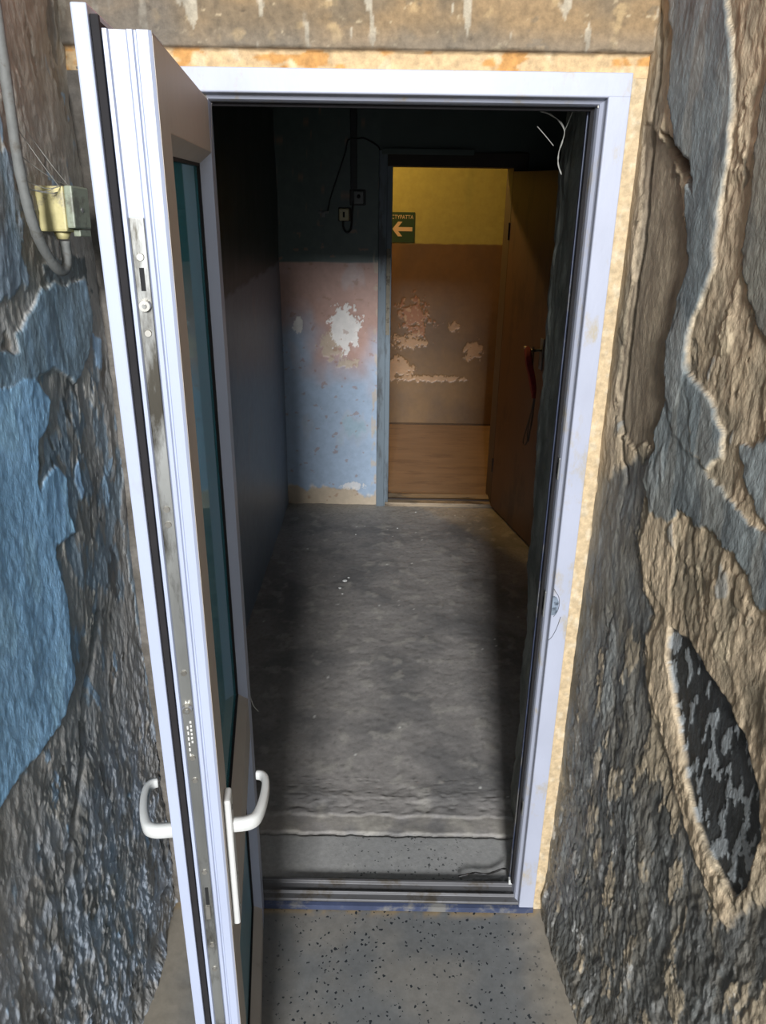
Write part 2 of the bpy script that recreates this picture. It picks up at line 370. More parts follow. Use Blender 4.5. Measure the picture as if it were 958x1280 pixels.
    c = mix(c, LA(112, 114, 110), k*.7); h = h+.002*k
    # deep crack line
    d = sdline(u+.006*fbm(u*30, v*20, 3, 70), v, R_crack); k = np.exp(-(d/.007)**2)
    h = h-.014*k; c = mix(c, LA(70, 60, 48), k*.5)
    d = sdpoly(u, v, R_hole)+.004*fbm(u*60, v*60, 2, 71); k = sst(-.004, .004, d)
    h = h-.02*k; c = mix(c, LA(54, 44, 34), k)
    # low part: worn glossy, dark and pale
    lw = sst(.95, .25, v+.12*n1)
    c = mix(c, LA(70, 70, 66), lw*.55*sst(-.3, .3, n2+.1))
    rough = rough*(1-lw*.5)
    k = sst(.15, .45, n2)*lw; c = mix(c, LA(150, 150, 146), k*.45)
    # cement pulled away from the corner next to the frame
    k = sst(.05, .0, u+.02*fbm(v*9, u*9, 3, 80)); c = mix(c, LA(128, 112, 86), k*.6*sst(.9, 1.4, v)); h = h*(1-k*.7)
    return h, (c*.78+.22*c.mean(1, keepdims=True))*1.75, rough
def p_right(u, v, h):
    n = math.sqrt(1+XRK**2)
    return np.stack([XR0+XRK*u-h/n, -u-h*XRK/n*(-1)*0, v], 1)
RELIEF_V = relief_mat('layered_wall_plaster', stretch=(1, 1, .55), bump=.7, dist=.003, fine=95, crinkle=26, var=.2)
us = arr((-.015, 1.02, .0027), (1.02, 2.6, .03)); vs = arr((-.04, 2.36, .0033), (2.36, 3.0, .03))
relief('wall_right', p_right, us, vs, f_right, RELIEF_V)

# ================================================================= LEFT ROUGH WALL
def PL(*p): return [on_left(a, b) for a, b in p]
L_blue = PL((-60,470),(0,487),(38,470),(60,500),(56,531),(45,550),(44,600),(47,612),(66,578),(80,597),(84,637),(90,665),(68,681),(68,700),(82,745),(88,804),(95,849),(82,895),(54,940),(27,972),(0,1017),(-60,1090))
L_teal = PL((47,362),(75,355),(103,350),(112,394),(105,450),(91,478),(62,458),(45,470),(30,500),(-20,470),(-20,440),(19,440),(16,419),(31,394))
L_dark = PL((50,330),(80,318),(104,325),(112,394),(112,360),(90,350),(60,360))
L_sm1 = PL((112,418),(122,425),(125,462),(116,458))
L_sm2 = PL((95,575),(103,610),(100,630),(92,600))
L_up = PL((-40,170),(12,190),(26,300),(36,350),(0,380),(-40,380))
L_side = PL((150,520),(165,640),(190,820),(200,930),(192,930),(176,800),(150,640))
L_groove = PL((125,770),(118,830),(108,880),(106,950),(98,1010),(90,1060),(84,1100))
L_groove2 = PL((200,1040),(206,1080),(212,1105),(200,1125))
def f_left(u, v):
    wu = u+.012*fbm(u*14, v*9, 3, 103); wv = v+.015*fbm(u*12, v*10, 3, 105)
    big = fbm(u*2.4+9, v*1.6, 3, 101)
    st = ridge(wu*11, wv*3.2, 4, 108); st2 = ridge(wu*34+fbm(u*5, v*5, 2, 9)*2, wv*8, 3, 114)
    fine = fbm(u*70, v*42, 3, 120)
    low = sst(1.0, .5, v)
    mid = fbm(wu*24, wv*12, 4, 125)
    h = .014*big+.003*(st-.5)+(.0016+.003*low)*(st2-.5)+(.0016+.0034*low)*fine+(.0035+.001*low)*mid
    n1 = fbm(u*6, v*4, 4, 130); n2 = fbm(u*16, v*9, 4, 133)
    c = mix(np.broadcast_to(LA(118, 116, 112), u.shape+(3,)), LA(96, 93, 86), sst(-.2, .4, n1))
    c = mix(c, LA(128, 120, 110), sst(.6, .95, st)*.6)
    c = mix(c, LA(116, 106, 88), sst(1.55, 1.9, v+.2*n1)*.6)
    c = mix(c, LA(84, 108, 124), sst(.18, .32, n2-.1+.5*sst(1.75, 1.4, v)*sst(.9, 1.2, v)-.15)*.7)
    rough = np.full(u.shape, .72)
    for sd_, th_, cc_, dp_ in ((181, .30, LA(76, 74, 70), -.002), (184, .34, LA(146, 138, 124), .0015), (187, .36, LA(92, 80, 64), -.002), (190, .38, LA(96, 132, 158), .001)):
        k = sst(th_, th_+.03, fbm(u*11+sd_, v*5, 5, sd_, .6)); h = h+dp_*k; c = mix(c, cc_, k*.7)
    def layer(poly, thick, col, wob=.01, soft=.003, flat=.6, col2=None, rim=.3, rg=.6, nf=26):
        nonlocal h, c, rough
        sd = sdpoly(u, v, poly)+wob*1.3*fbm(u*nf, v*nf*.7, 5, 140+len(poly), .65)
        m = sst(-soft, soft, sd)
        h0 = .014*big+.001*(st-.5)+.0016*fbm(u*45, v*34, 3, 150)
        h = h*(1-m*flat)+h0*m*flat+m*thick
        cc = np.broadcast_to(np.array(col), u.shape+(3,))
        if col2 is not None: cc = mix(cc, np.array(col2), sst(-.15, .35, fbm(u*12, v*6, 4, 141)))
        c = mix(c, cc, m)
        c = mix(c, LA(168, 162, 150), np.exp(-((sd+.001)/.0018)**2)*rim*sst(-.25, .25, fbm(u*15, v*9, 3, 144)))
        rough = rough*(1-m)+rg*m
        return m
    layer(L_up, .003, LA(92, 108, 120), col2=LA(96, 96, 92), flat=.3, wob=.03)
    layer(L_dark, .003, LA(62, 72, 74), flat=.6, wob=.015)
    layer(L_teal, .005, LA(84, 106, 118), col2=LA(94, 124, 144), flat=.7, rim=.5)
    layer(L_blue, .005, LA(92, 142, 176), col2=LA(104, 152, 186), flat=.85, rim=.35, wob=.008)
    layer(L_sm1, .003, LA(104, 138, 166)); layer(L_sm2, .003, LA(96, 134, 164)); 
    layer(L_side, .003, LA(98, 116, 128), col2=LA(110, 106, 100), wob=.02, flat=.5)
    mb = sst(1.15, .95, v)*sst(.62, .70, u+.04*n1)
    c = mix(c, LA(58, 130, 168), mb*sst(.85, 1.0, v)*.6*sst(0, .01, sdpoly(u, v, L_blue)))
    # glossy pale remains of bluish paint in the low part
    k = sst(.02, .3, n2+.15)*low; c = mix(c, LA(122, 134, 148), k*.7); rough = rough*(1-low*.42)
    c = mix(c, LA(70, 72, 74), low*.3*sst(.1, -.3, n2))
    for g, wd, dp in ((L_groove, .010, .016), (L_groove2, .008, .02)):
        d = sdline(u+.008*fbm(u*30, v*20, 3, 170), v, g); k = np.exp(-(d/wd)**2)
        h = h-dp*k; c = mix(c, LA(58, 54, 50), k*.5)
    # swollen foot of the wall running down to the floor
    h = h+.02*sst(.25, .0, v)*sst(-.1, .3, fbm(u*3, v*3, 2, 177)+.2)
    return h, (c*.70+.30*c.mean(1, keepdims=True))*2.4, rough
def p_left(u, v, h): return np.stack([XL+h, -u, v], 1)
us = arr((-.015, .94, .0027), (.94, 2.6, .03)); vs = arr((-.04, 2.30, .0033), (2.30, 3.0, .03))
relief('wall_left', p_left, us, vs, f_left, RELIEF_V, flip=True)

# ================================================================= FRONT WALL AROUND THE FRAME (plane Y = 0)
def f_lintel(u, v):            # u = X, v = Z
    edge = 2.132+.003*fbm(u*12, u*0+1, 3, 200)
    up = sst(-.0015, .0015, v-edge)
    n1 = fbm(u*7, v*9, 4, 201); n2 = fbm(u*22, v*22, 4, 203); cr = ridge(u*9, v*16, 4, 206)
    h = up*(.016+.004*fbm(u*10, v*10, 4, 207)+.002*n2)
    h = h+(1-up)*(.004+.0012*n2)
    c = mix(np.broadcast_to(LA(136, 112, 80), u.shape+(3,)), LA(112, 96, 74), sst(-.2, .4, n1))
    c = mix(c, LA(176, 150, 108), sst(.25, .5, n2)*.6)
    c = mix(c, LA(190, 172, 138), sst(.86, .93, cr)*.55)
    c = mix(c, LA(186, 178, 158), sst(.30, .36, fbm(u*34, v*7, 4, 216))*.55); c = mix(c, LA(108, 94, 74), sst(.3, .34, fbm(u*14, v*18, 5, 218, .6))*.6)
    c = mix(c, LA(112, 106, 96), sst(2.18, 2.134, v)*.5)
    c = mix(c, LA(96, 90, 82), sst(-.36, -.43, u+.01*n2)*.7)
    foam = mix(np.broadcast_to(LA(188, 160, 120), u.shape+(3,)), LA(180, 132, 74), sst(.18, .28, fbm(u*12, v*30, 3, 210)))
    foam = mix(foam, LA(200, 180, 146), sst(.2, .35, fbm(u*18+4, v*18, 3, 212))*.7)
    c = mix(foam, c, up)
    c = mix(c, LA(80, 66, 50), np.exp(-((v-edge)/.002)**2)*.7)
    # brick showing where the plaster fell off
    br = sst(.0, .05, fbm(u*9, v*24, 3, 215)+sst(2.205, 2.235, v)*.9-.72)
    c = mix(c, LA(186, 92, 62), br); h = h-.010*br
    k = sst(.95, .985, ridge(u*5+2, v*7, 3, 220)); h = h-.004*k*up; c = mix(c, LA(74, 62, 48), k*up*.6)
    return h, c, np.full(u.shape, .85)
RELIEF_F = relief_mat('front_plaster', bump=.5, dist=.003, fine=70)
relief('wall_front', lambda u, v, h: np.stack([u, -h, v], 1), arr((-.64, .49, .0035)), arr((2.094, 2.42, .0035), (2.42, 3.0, .05)), f_lintel, RELIEF_F)
def f_band(u, v):              # cream mounting foam and mortar to the right of the frame
    e = .461+.006*fbm(u*0+.3, v*9, 4, 230)+.012*sst(1.0, .2, v)
    up = sst(-.0015, .0015, u-e)
    n2 = fbm(u*40, v*30, 4, 233); n1 = fbm(u*0+2, v*11, 3, 236)
    h = .003+.0015*n2+up*(.006+.006*fbm(u*20, v*14, 4, 238))
    c = mix(np.broadcast_to(LA(182, 160, 126), u.shape+(3,)), LA(168, 122, 70), sst(.25, .4, n1+.3*n2-.1))
    c = mix(c, LA(196, 182, 156), sst(.1, .3, n2)*.5)
    c = mix(c, LA(122, 104, 78), up)
    c = mix(c, LA(84, 66, 46), np.exp(-((u-e)/.002)**2)*.6)
    return h, c, np.full(u.shape, .85)
relief('wall_front_right', lambda u, v, h: np.stack([u, -h, v], 1), arr((.415, .56, .003)), arr((-.03, 2.10, .006)), f_band, RELIEF_F)
relief('wall_front_left', lambda u, v, h: np.stack([u, -h, v], 1), arr((-.64, -.42, .006)), arr((-.03, 2.10, .008)),
       lambda u, v: (.004+.003*fbm(u*20, v*12, 4, 250), mix(np.broadcast_to(LA(112, 106, 98), u.shape+(3,)), LA(88, 82, 74), sst(-.2, .3, fbm(u*8, v*8, 3, 251))), np.full(u.shape, .85)), RELIEF_F)

# solid cores behind the plaster skins
S(bx('wall_core_right', (.56, -2.6, -.2), (1.1, -.0, 3.0), CONC)) if False else None
bm = bmesh.new()
for pts in (((.50, .02), (.56, .02), (.93, -2.6), (.87, -2.6)),):
    prism(bm, pts, -.15, 3.0, lambda x, y, t: Vector((x, y, t)))
S(obj('wall_backing_right', bm, CONC))
S(bx('wall_backing_left', (-.75, -2.6, -.15), (-.645, .02, 3.0), CONC))
S(bx('wall_lintel', (-.75, .012, 2.10), (1.0, .40, 3.0), CONC))
S(bx('wall_pier_left', (-.75, .012, -.15), (-.42, .066, 2.10), CONC))
S(bx('wall_pier_left_inner', (-.75, .066, -.15), (-.50, .40, 2.10), CONC))
S(bx('wall_pier_right', (.455, .012, -.15), (1.0, .385, 2.10), CONC))

# ================================================================= OUTSIDE FLOOR
def f_out(u, v):              # u = X, v = Y
    n1 = fbm(u*4, v*4, 4, 300); n2 = fbm(u*16, v*16, 4, 303)
    side = np.maximum(sst(.33, .47, u+.03*n2), sst(-.45, -.56, u+.03*n2))
    h = .002*n1+.0008*n2+.010*side
    c = mix(np.broadcast_to(LA(104, 105, 104), u.shape+(3,)), LA(118, 115, 109), sst(-.2, .4, n1))
    c = mix(c, LA(142, 132, 116), side*.8)
    d = np.abs(v+.012); c = mix(c, LA(150, 128, 92), sst(.03, .0, d+.012*n2)*sst(-.1, .2, n2+.15)*.8)
    return h, c, np.full(u.shape, .55), sst(.42, .30, np.abs(u-.06))
TERR = relief_mat('terrazzo_floor', bump=.12, dist=.002, fine=40, var=.14, speck=(98, .40, L(38, 42, 46)))
relief('floor_outside', lambda u, v, h: np.stack([u, v, h-.008], 1), arr((-.66, .62, .01), (.62, .9, .03)), arr((-2.6, -1.0, .05), (-1.0, .03, .01)), f_out, TERR)
S(bx('floor_slab_outside', (-.8, -2.6, -.2), (1.0, .05, -.02), CONC))
# stair climbing away behind the viewer and an added, unseen slab cutting light from above
for i in range(5):
    S(bx('floor_step', (-.66, -2.6-.3*(i+1), -.2), (1.0, -2.6-.3*i, .17*(i+1)), CONC, bev=.006))
S(bx('ceiling_sky_blocker', (-.8, -.35, 3.0), (1.1, .4, 3.12), CONC))

# ================================================================= WHITE DOOR FRAME
df = bpy.data.objects.new('door_1', None); C.objects.link(df); df['kind'] = 'structure'
XO, XI, ZO, ZI, XOL, XIL = .427, .385, 2.100, 2.060, -.425, -.383
def frame_member(name, pts_fn, a, b, fn, m, bev=0):
    bm = bmesh.new(); prism(bm, pts_fn, a, b, fn); o = obj(name, bm, m, df)
    if bev:
        md = o.modifiers.new('b', 'BEVEL'); md.width = bev; md.segments = 2; md.limit_method = 'ANGLE'
    return o
# stepped section: (distance outwards from the opening, depth Y)
SEC = [(0.042, -.012), (0.003, -.012), (0.001, -.010), (0.0, .002), (-.0015, .006), (-.0075, .012), (-.010, .020), (-.011, .040), (-.011, .060), (-.004, .064), (-.004, .068), (.042, .068)]
frame_member('frame_jamb', SEC, -.0, ZO, lambda x, y, t: Vector((XI+x, y, t)), FRAMEW, .0015)
frame_member('frame_jamb', SEC, -.0, ZO, lambda x, y, t: Vector((XIL-x, y, t)), FRAMEW, .0015)
frame_member('frame_head', SEC, XOL+.002, XO, lambda x, y, t: Vector((t, y-.0003, ZI+x)), FRAMEW, .0015)
frame_member('gasket', [(-.0108, .036), (-.017, .040), (-.017, .050), (-.0108, .054)], .05, ZI, lambda x, y, t: Vector((XI+x, y, t)), RUBBER)
frame_member('gasket', [(-.0108, .036), (-.017, .040), (-.017, .050), (-.0108, .054)], XIL, XI, lambda x, y, t: Vector((t, y, ZI+x)), RUBBER)
frame_member('protective_film', [(-.0112, .0605), (-.018, .062), (-.018, .073), (-.006, .073), (-.006, .0688), (-.010, .066)], .04, ZI, lambda x, y, t: Vector((XI+x, y, t)), FILM)
# strike plates of the lock on the right jamb
for z, hgt in ((1.33, .05), (.985, .07), (.35, .05)):
    bm = bmesh.new(); box(bm, (XI-.0118, .018, z-hgt/2), (XI-.0, .032, z+hgt/2), .001)
    o = obj('strike_plate', bm, STEEL, df)
    bx('strike_hole', (XI-.0124, .021, z-hgt/4), (XI-.0105, .029, z+hgt/4), DARK, o)
bm = bmesh.new(); prism(bm, [(-.007, -.026), (.004, -.025), (.008, -.012), (.0085, .010), (.003, .022), (-.004, .026), (-.007, .024)], 0, .0008, lambda x, y, t: Vector((.3925+x, -.0122-t, 1.0+y)))
obj('chipped_patch', bm, mat('grey_scuff', L(112, 122, 134), .5, var=.25, dirt=L(66, 74, 84), dscale=90), df)
bm = bmesh.new()
for pts in ([(.386, 1.045), (.391, 1.036), (.399, 1.024), (.4025, 1.005), (.400, .985), (.392, .970)], [(.386, .905), (.394, .915), (.403, .940), (.409, .970)]):
    tube(bm, [(x, -.0122, z) for x, z in pts], .0006, 5, 4)
obj('frame_crack', bm, DARK, df)
# bottom sill profile: blue film front, two raised ribs
SILL = [(-.014, -.004), (-.014, .013), (-.004, .015), (-.002, .022), (.016, .023), (.018, .030), (.022, .030), (.024, .023), (.050, .024), (.052, .034), (.060, .034), (.064, .020), (.064, -.004)]
frame_member('sill_profile', SILL, XOL, XO, lambda x, y, t: Vector((t, x, y)), ALU, .001)
frame_member('protective_film', [(-.0165, -.003), (-.0165, .0145), (-.006, .017), (-.006, .0155), (-.0145, .0135), (-.0145, -.003)], XIL, XO, lambda x, y, t: Vector((t, x, y)), FILM)
bx('corner_cleat', (XI-.022, .048, .034), (XI-.012, .062, .052), HANDLE, df, .002)
bx('corner_cleat', (XI-.010, .016, ZI-.014), (XI-.002, .028, ZI-.004), CHROME, df, .001)

# ================================================================= INSIDE: WALL REVEAL, THRESHOLD, HALL FLOOR
def f_reveal(u, v):            # u = Y, v = Z
    n1 = fbm(u*8, v*5, 4, 400); n2 = fbm(u*30, v*18, 4, 402)
    h = .012*n1+.005*n2+.006*ridge(u*14, v*5, 3, 404)-.02*sst(.395, .41, u+.012*fbm(u*0+1, v*9, 3, 405))
    c = mix(np.broadcast_to(LA(150, 152, 142), u.shape+(3,)), LA(112, 114, 106), sst(-.2, .3, n1))
    c = mix(c, LA(134, 128, 108), sst(.3, .5, n2)*.5)
    return h, c, np.full(u.shape, .7)
def p_reveal(u, v, h): return np.stack([.420-.028*sst(.3, 1.6, v)-h*.9, u, v], 1)
relief('wall_reveal_right', p_reveal, arr((.066, .412, .006)), arr((-.0, 2.10, .008)), f_reveal, RELIEF_V, flip=True)
S(bx('wall_reveal_left', (-.50, .066, 0), (-.49, .40, 2.10), CONC))
S(bx('wall_reveal_top', (-.50, .066, 2.075), (.455, .40, 2.10), BLACKISH))

def f_hall(u, v):              # u = X, v = Y
    n1 = fbm(u*3, v*3, 4, 500); n2 = fbm(u*12, v*12, 4, 503); n3 = fbm(u*40, v*40, 3, 507)
    e1 = .247+.012*fbm(u*14, u*0+2, 5, 510, .6); e2 = .322+.022*fbm(u*11+v*3, v*9+5, 5, 511, .6)
    slab = sst(.002, -.002, v-e1); rid = sst(-.002, .002, v-e1)*sst(.004, -.004, v-e2); fl = sst(-.004, .004, v-e2)
    h = slab*(.014+.001*n1)+rid*(.019+.004*n2)+fl*(.024+.006*n1+.0028*n2+.0012*n3)
    h = h-.008*np.exp(-((v-e1)/.004)**2)
    h = h-fl*.006*np.exp(-((v-.36)/.03)**2)*sst(-.1, .3, n2)+.004*fl*np.exp(-((v-.40)/.03)**2)*ridge(u*22, v*30, 3, 512)
    e0 = .078+.004*fbm(u*24, u*0+8, 4, 514)+.012*sst(.22, .36, u)*(1+fbm(u*40, u*0, 3, 515)); h = h-.012*sst(.003, -.003, v-e0)
    c = mix(np.broadcast_to(LA(112, 108, 104), u.shape+(3,)), LA(90, 88, 86), sst(-.2, .4, n1))
    c = mix(c, LA(134, 130, 122), sst(.15, .4, n2)*.5)
    c = mix(c, LA(134, 128, 116), rid*.25*sst(-.3, .2, n2))
    c = mix(c, LA(118, 118, 116), slab*.7)
    c = mix(c, LA(48, 44, 40), np.exp(-((v-e1)/.003)**2)*.75*sst(-.3, .1, fbm(u*8, u*0+3, 3, 517))); c = mix(c, LA(44, 40, 36), np.exp(-((v-e0)/.003)**2)*.7)
    # worn, chipped screed beside the back wall
    c = mix(c, LA(132, 126, 116), sst(2.6, 2.95, v)*.5)
    c = mix(c, LA(208, 206, 198), sst(.62, .66, fbm(u*30+3, v*30, 3, 520))*fl*.5)
    pit = sst(.36, .44, fbm(u*55, v*55, 2, 525))*fl; h = h-.002*pit; c = mix(c, LA(80, 78, 74), pit*.4)
    return h, c*1.68, np.full(u.shape, .66), slab*.8*sst(.28, .12, np.abs(u-.08))
TERR2 = relief_mat('hall_concrete', bump=.35, dist=.002, fine=60, var=.15, speck=(98, .40, L(40, 42, 44)), spec=.5)
relief('floor_hall', lambda u, v, h: np.stack([u, v, h], 1), arr((-.67, .93, .008)), arr((.06, .5, .004), (.5, 3.06, .009)), f_hall, TERR2)
S(bx('floor_slab_hall', (-.8, .05, -.2), (1.1, 3.1, -.012), CONC))

# hall walls: dado to 1.50 m, dull grey-green above
ZD = 1.50; YB = 2.97
def paint(u, v, seed, peel=None, mv=0.0):
    n1 = fbm(u*2.2, v*1.6, 4, seed); n2 = fbm(u*14, v*10, 4, seed+3); n3 = fbm(u*6, v*3, 4, seed+9)
    e = ZD+.004*fbm(u*6, u*0, 2, seed+5)
    up = sst(-.002, .002, v-e)
    blue = LA(158, 176, 196); mauve = LA(178, 142, 128)
    c = mix(np.broadcast_to(blue, u.shape+(3,)), mauve, sst(-.12, .35, n1*.6+(v-1.0)*.9+mv))
    c = mix(c, LA(182, 176, 178), sst(.2, .5, n3)*.4); c = mix(c, LA(128, 176, 190), sst(.25, .42, n3*.7-.2*(v-.6))*.4)
    c = mix(c, LA(78, 92, 86), up)
    h = .002*n1+.0008*n2-.0006*up
    return h, c, n1, n2, n3
def f_back(u, v):
    h, c, n1, n2, n3 = paint(u, v, 600, mv=.05)
    def blob(cx, cz, rx, rz, seed, th=0.0, sc_=20):
        d = 1-np.sqrt(((u-cx)/rx)**2+((v-cz)/rz)**2)+.95*fbm(u*sc_, v*sc_*.8, 5, seed, .65); return sst(th-.03, th+.03, d)
    w_ = blob(-.285, 1.14, .10, .14, 610, .12); w2 = blob(-.37, 1.03, .09, .10, 613, .25); w3 = blob(-.56, 1.15, .03, .05, 616)
    w4 = blob(-.27, .93, .10, .04, 618, .35, 30)
    tan = LA(186, 170, 148); wh = LA(226, 222, 216)
    c = mix(c, tan, np.maximum(w2, w4)*.8); c = mix(c, wh, np.maximum(w_, w3)*.95)
    # peeled foot
    ft = sst(-.01, .01, .14+.05*fbm(u*9, u*0+1, 3, 620)+.03*n2-v-.05*sst(-.3, -.1, u))
    c = mix(c, tan, ft); rm = np.exp(-((.14+.05*fbm(u*9, u*0+1, 3, 620)+.03*n2-v-.05*sst(-.3, -.1, u))/.01)**2)
    c = mix(c, wh, rm*.6*sst(-.1, .3, n2+.1)); w5 = blob(-.24, .15, .10, .035, 622, .3, 26); c = mix(c, wh, w5*.7)
    # chipped edge beside the door frame
    ed = sst(.008, .0, -.118-u+.012*fbm(u*0+4, v*8, 3, 625)); c = mix(c, tan, ed*sst(0, .2, fbm(u*20, v*9, 3, 626))*.7*sst(1.6, 1.45, v))
    sc2 = sst(.42, .45, fbm(u*16+7, v*22, 3, 630)); c = mix(c, LA(150, 112, 90), sc2*.5)
    h = h-.0025*np.maximum.reduce([w_, w2*.6, w3, w4*.6, ft, w5])
    return h, c, np.full(u.shape, .42)
RELIEF_P = relief_mat('old_oil_paint', bump=.2, dist=.002, fine=22, spec=.5, var=.10)
relief('wall_hall_end', lambda u, v, h: np.stack([u, YB-h, v], 1), arr((-.67, -.085, .004)), arr((.0, 1.7, .005), (1.7, 2.62, .03)), f_back, RELIEF_P)
def f_hl(u, v):
    h, c, n1, n2, n3 = paint(u+5, v, 700, mv=-.75)
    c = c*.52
    scr = sst(.93, .97, ridge(u*7, v*3, 3, 705))*sst(1.35, 1.0, v); c = mix(c, LA(150, 150, 150), scr*.5)
    return h*1.5+.004*fbm(u*3, v*3, 2, 707)+.001*scr, c, np.full(u.shape, .42)
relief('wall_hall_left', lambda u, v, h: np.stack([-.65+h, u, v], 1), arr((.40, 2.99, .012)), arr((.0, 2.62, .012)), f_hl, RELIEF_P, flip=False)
def f_hr(u, v):
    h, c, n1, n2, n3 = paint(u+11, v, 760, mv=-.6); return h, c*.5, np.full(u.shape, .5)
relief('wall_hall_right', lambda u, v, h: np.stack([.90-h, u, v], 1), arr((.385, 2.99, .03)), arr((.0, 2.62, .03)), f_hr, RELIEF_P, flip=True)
S(bx('wall_hall_backing_left', (-.80, .40, -.15), (-.675, 3.1, 2.6), CONC))
S(bx('wall_hall_backing_right', (.93, .385, -.15), (1.05, 3.1, 2.6), CONC))
UPW = mat('dull_green_grey_paint', L(78, 90, 84), .5, var=.08, scale=6, bump=.2, bscale=40)
S(bx('wall_hall_end_top', (-.087, YB, 2.07), (.93, YB+.25, 2.6), UPW))
S(bx('wall_hall_end_right', (.705, YB, 0), (.93, YB+.25, 2.07), UPW))
S(bx('wall_hall_end_backing', (-.8, YB+.012, -.15), (-.087, YB+.25, 2.6), UPW))
S(bx('wall_reveal_return', (-.67, .385, 0), (-.49, .40, 2.6), CONC))
S(bx('ceiling_hall', (-.8, .39, 2.58), (1.05, 3.1, 2.70), BLACKISH))

# ================================================================= SECOND DOORWAY (painted wooden frame)
d2 = bpy.data.objects.new('door_2', None); C.objects.link(d2); d2['kind'] = 'structure'
XL2, XR2, ZT2 = -.016, .634, 2.00
bm = bmesh.new(); box(bm, (XL2-.075, YB-.022, .02), (XL2-.028, YB+.25, 2.08), .004)
obj('frame_jamb', bm, JAMB, d2)
bm = bmesh.new(); box(bm, (XL2-.030, YB-.010, .02), (XL2, YB+.25, 2.04), .003)
j = obj('frame_rebate', bm, JAMB, d2)
bx('split', (XL2-.0295, YB-.0135, 1.10), (XL2-.006, YB-.0095, 1.58), mat('worn_wood', L(132, 124, 108), .7, var=.2, scale=20, dirt=L(70, 60, 46), dscale=20), j, .001)
bx('frame_jamb', (XR2+.002, YB-.01, .02), (XR2+.075, YB+.25, 2.08), mat('dark_jamb', L(66, 50, 36), .6, var=.15), d2, .004)
DKW = mat('dark_brown_wood', L(52, 40, 30), .6, var=.2, scale=10)
bx('frame_head', (XL2-.075, YB-.02, ZT2+.002), (XR2+.08, YB+.25, ZT2+.075), DKW, d2, .003)
bx('lintel_trim', (XL2-.06, YB-.034, 2.060), (.42, YB+.0, 2.090), UPW, d2, .004)
bx('threshold', (XL2-.02, YB-.02, .02), (XR2+.02, YB+.15, .048), mat('worn_threshold', L(150, 132, 108), .6, var=.2, scale=20, dirt=L(80, 70, 58), dscale=9, stretch=(.3, 1, 1)), d2, .006)
bx('threshold_strip', (XL2, YB+.03, .048), (XR2, YB+.05, .056), DKW, d2, .002)

# ================================================================= FAR ROOM
YF = 4.80
def f_far(u, v):
    n1 = fbm(u*2.5, v*2, 4, 800); n2 = fbm(u*14, v*11, 4, 803); e = 1.488+.002*fbm(u*9, u*0, 2, 804)
    up = sst(-.002, .002, v-e)
    c = mix(np.broadcast_to(LA(112, 86, 52), u.shape+(3,)), LA(100, 78, 52), sst(-.2, .4, n1))
    c = mix(c, LA(162, 156, 90), up)
    c = mix(c, LA(140, 142, 84), up*sst(0, .5, fbm(u*6, v*1.5, 3, 806))*.5)
    def blob(cx, cz, rx, rz, seed, th=0.0, sc_=20):
        d = 1-np.sqrt(((u-cx)/rx)**2+((v-cz)/rz)**2)+1.0*fbm(u*sc_, v*sc_*.8, 5, seed, .65); return sst(th-.03, th+.03, d)
    p1 = blob(.17, .93, .20, .22, 810, .45, 15); p2 = blob(.02, .50, .20, .13, 812, .35, 16); p3 = blob(.66, .66, .10, .10, 814, .3, 18)
    p4 = blob(.12, .72, .26, .10, 816, .55, 22); p5 = blob(.35, .42, .36, .03, 817, .25, 26); p6 = blob(.50, .85, .08, .06, 818, .45, 26)
    p = np.maximum.reduce([p2, p3, p4, p5, p6])
    wh = LA(160, 130, 98); ol = LA(140, 98, 66)
    c = mix(c, ol, p1); c = mix(c, wh, p)
    c = mix(c, wh, p1*sst(.1, .3, fbm(u*26, v*26, 3, 820)))
    h = .0015*n1+.0006*n2-.003*np.maximum(p1, p)
    return h, c, np.full(u.shape, .45)
relief('wall_far_room_end', lambda u, v, h: np.stack([u, YF-h, v], 1), arr((-2.0, -.2, .04), (-.2, .9, .005), (.9, 2.2, .04)), arr((.0, 1.75, .006), (1.75, 2.7, .03)), f_far, RELIEF_P)
FARW = mat('tan_room_paint', L(160, 128, 92), .6, var=.05)
S(bx('wall_far_room_left', (-2.1, YB+.2, 0), (-2.0, YF+.1, 2.7), FARW))
S(bx('wall_far_room_right', (2.2, YB+.2, 0), (2.3, YF+.1, 2.7), FARW))
S(bx('wall_far_room_front_left', (-2.1, YB+.012, 0), (-.8, YB+.25, 2.7), FARW))
S(bx('wall_far_room_front_right', (.93, YB+.012, 0), (2.3, YB+.25, 2.7), FARW))
S(bx('wall_far_room_front_top', (-2.1, YB+.012, 2.6), (2.3, YB+.25, 2.8), FARW))
S(bx('wall_far_room_end_backing', (-2.1, YF+.012, -.1), (2.3, YF+.1, 2.8), FARW))
S(bx('ceiling_far_room', (-2.1, YB+.05, 2.68), (2.3, YF+.1, 2.8), FARW))
S(bx('floor_far_room', (-2.1, YB+.09, -.1), (2.3, YF+.05, .022), WOODFLOOR))
S(bx('baseboard_far_room', (-2.0, YF-.008, .022), (2.2, YF-.0, .036), mat('floor_joint', L(74, 58, 42), .9), bev=.002))

# ================================================================= WHITE GLAZED DOOR LEAF
ANG = math.radians(-82)
leaf = thing('glazed_door', 'open white plastic glazed door with dusty edge, long steel lock strip and blue-green glass', 'door', (-.342, -.01, .014), ANG)
# local: x along the leaf from hinge to lock edge, y = -t (t grows towards the outside face), z up
W, H_ = .750, 2.043-.014
def stile(name, x0, x1, z0=0, z1=H_):
    bm = bmesh.new(); box(bm, (x0, -.054, z0), (x1, 0, z1), .003); return obj(name, bm, [PVC], leaf)
def face_plate(name, a, b, m=PVC_IN): return bx(name, a, b, m, leaf, .0008, 1)
ST = .085
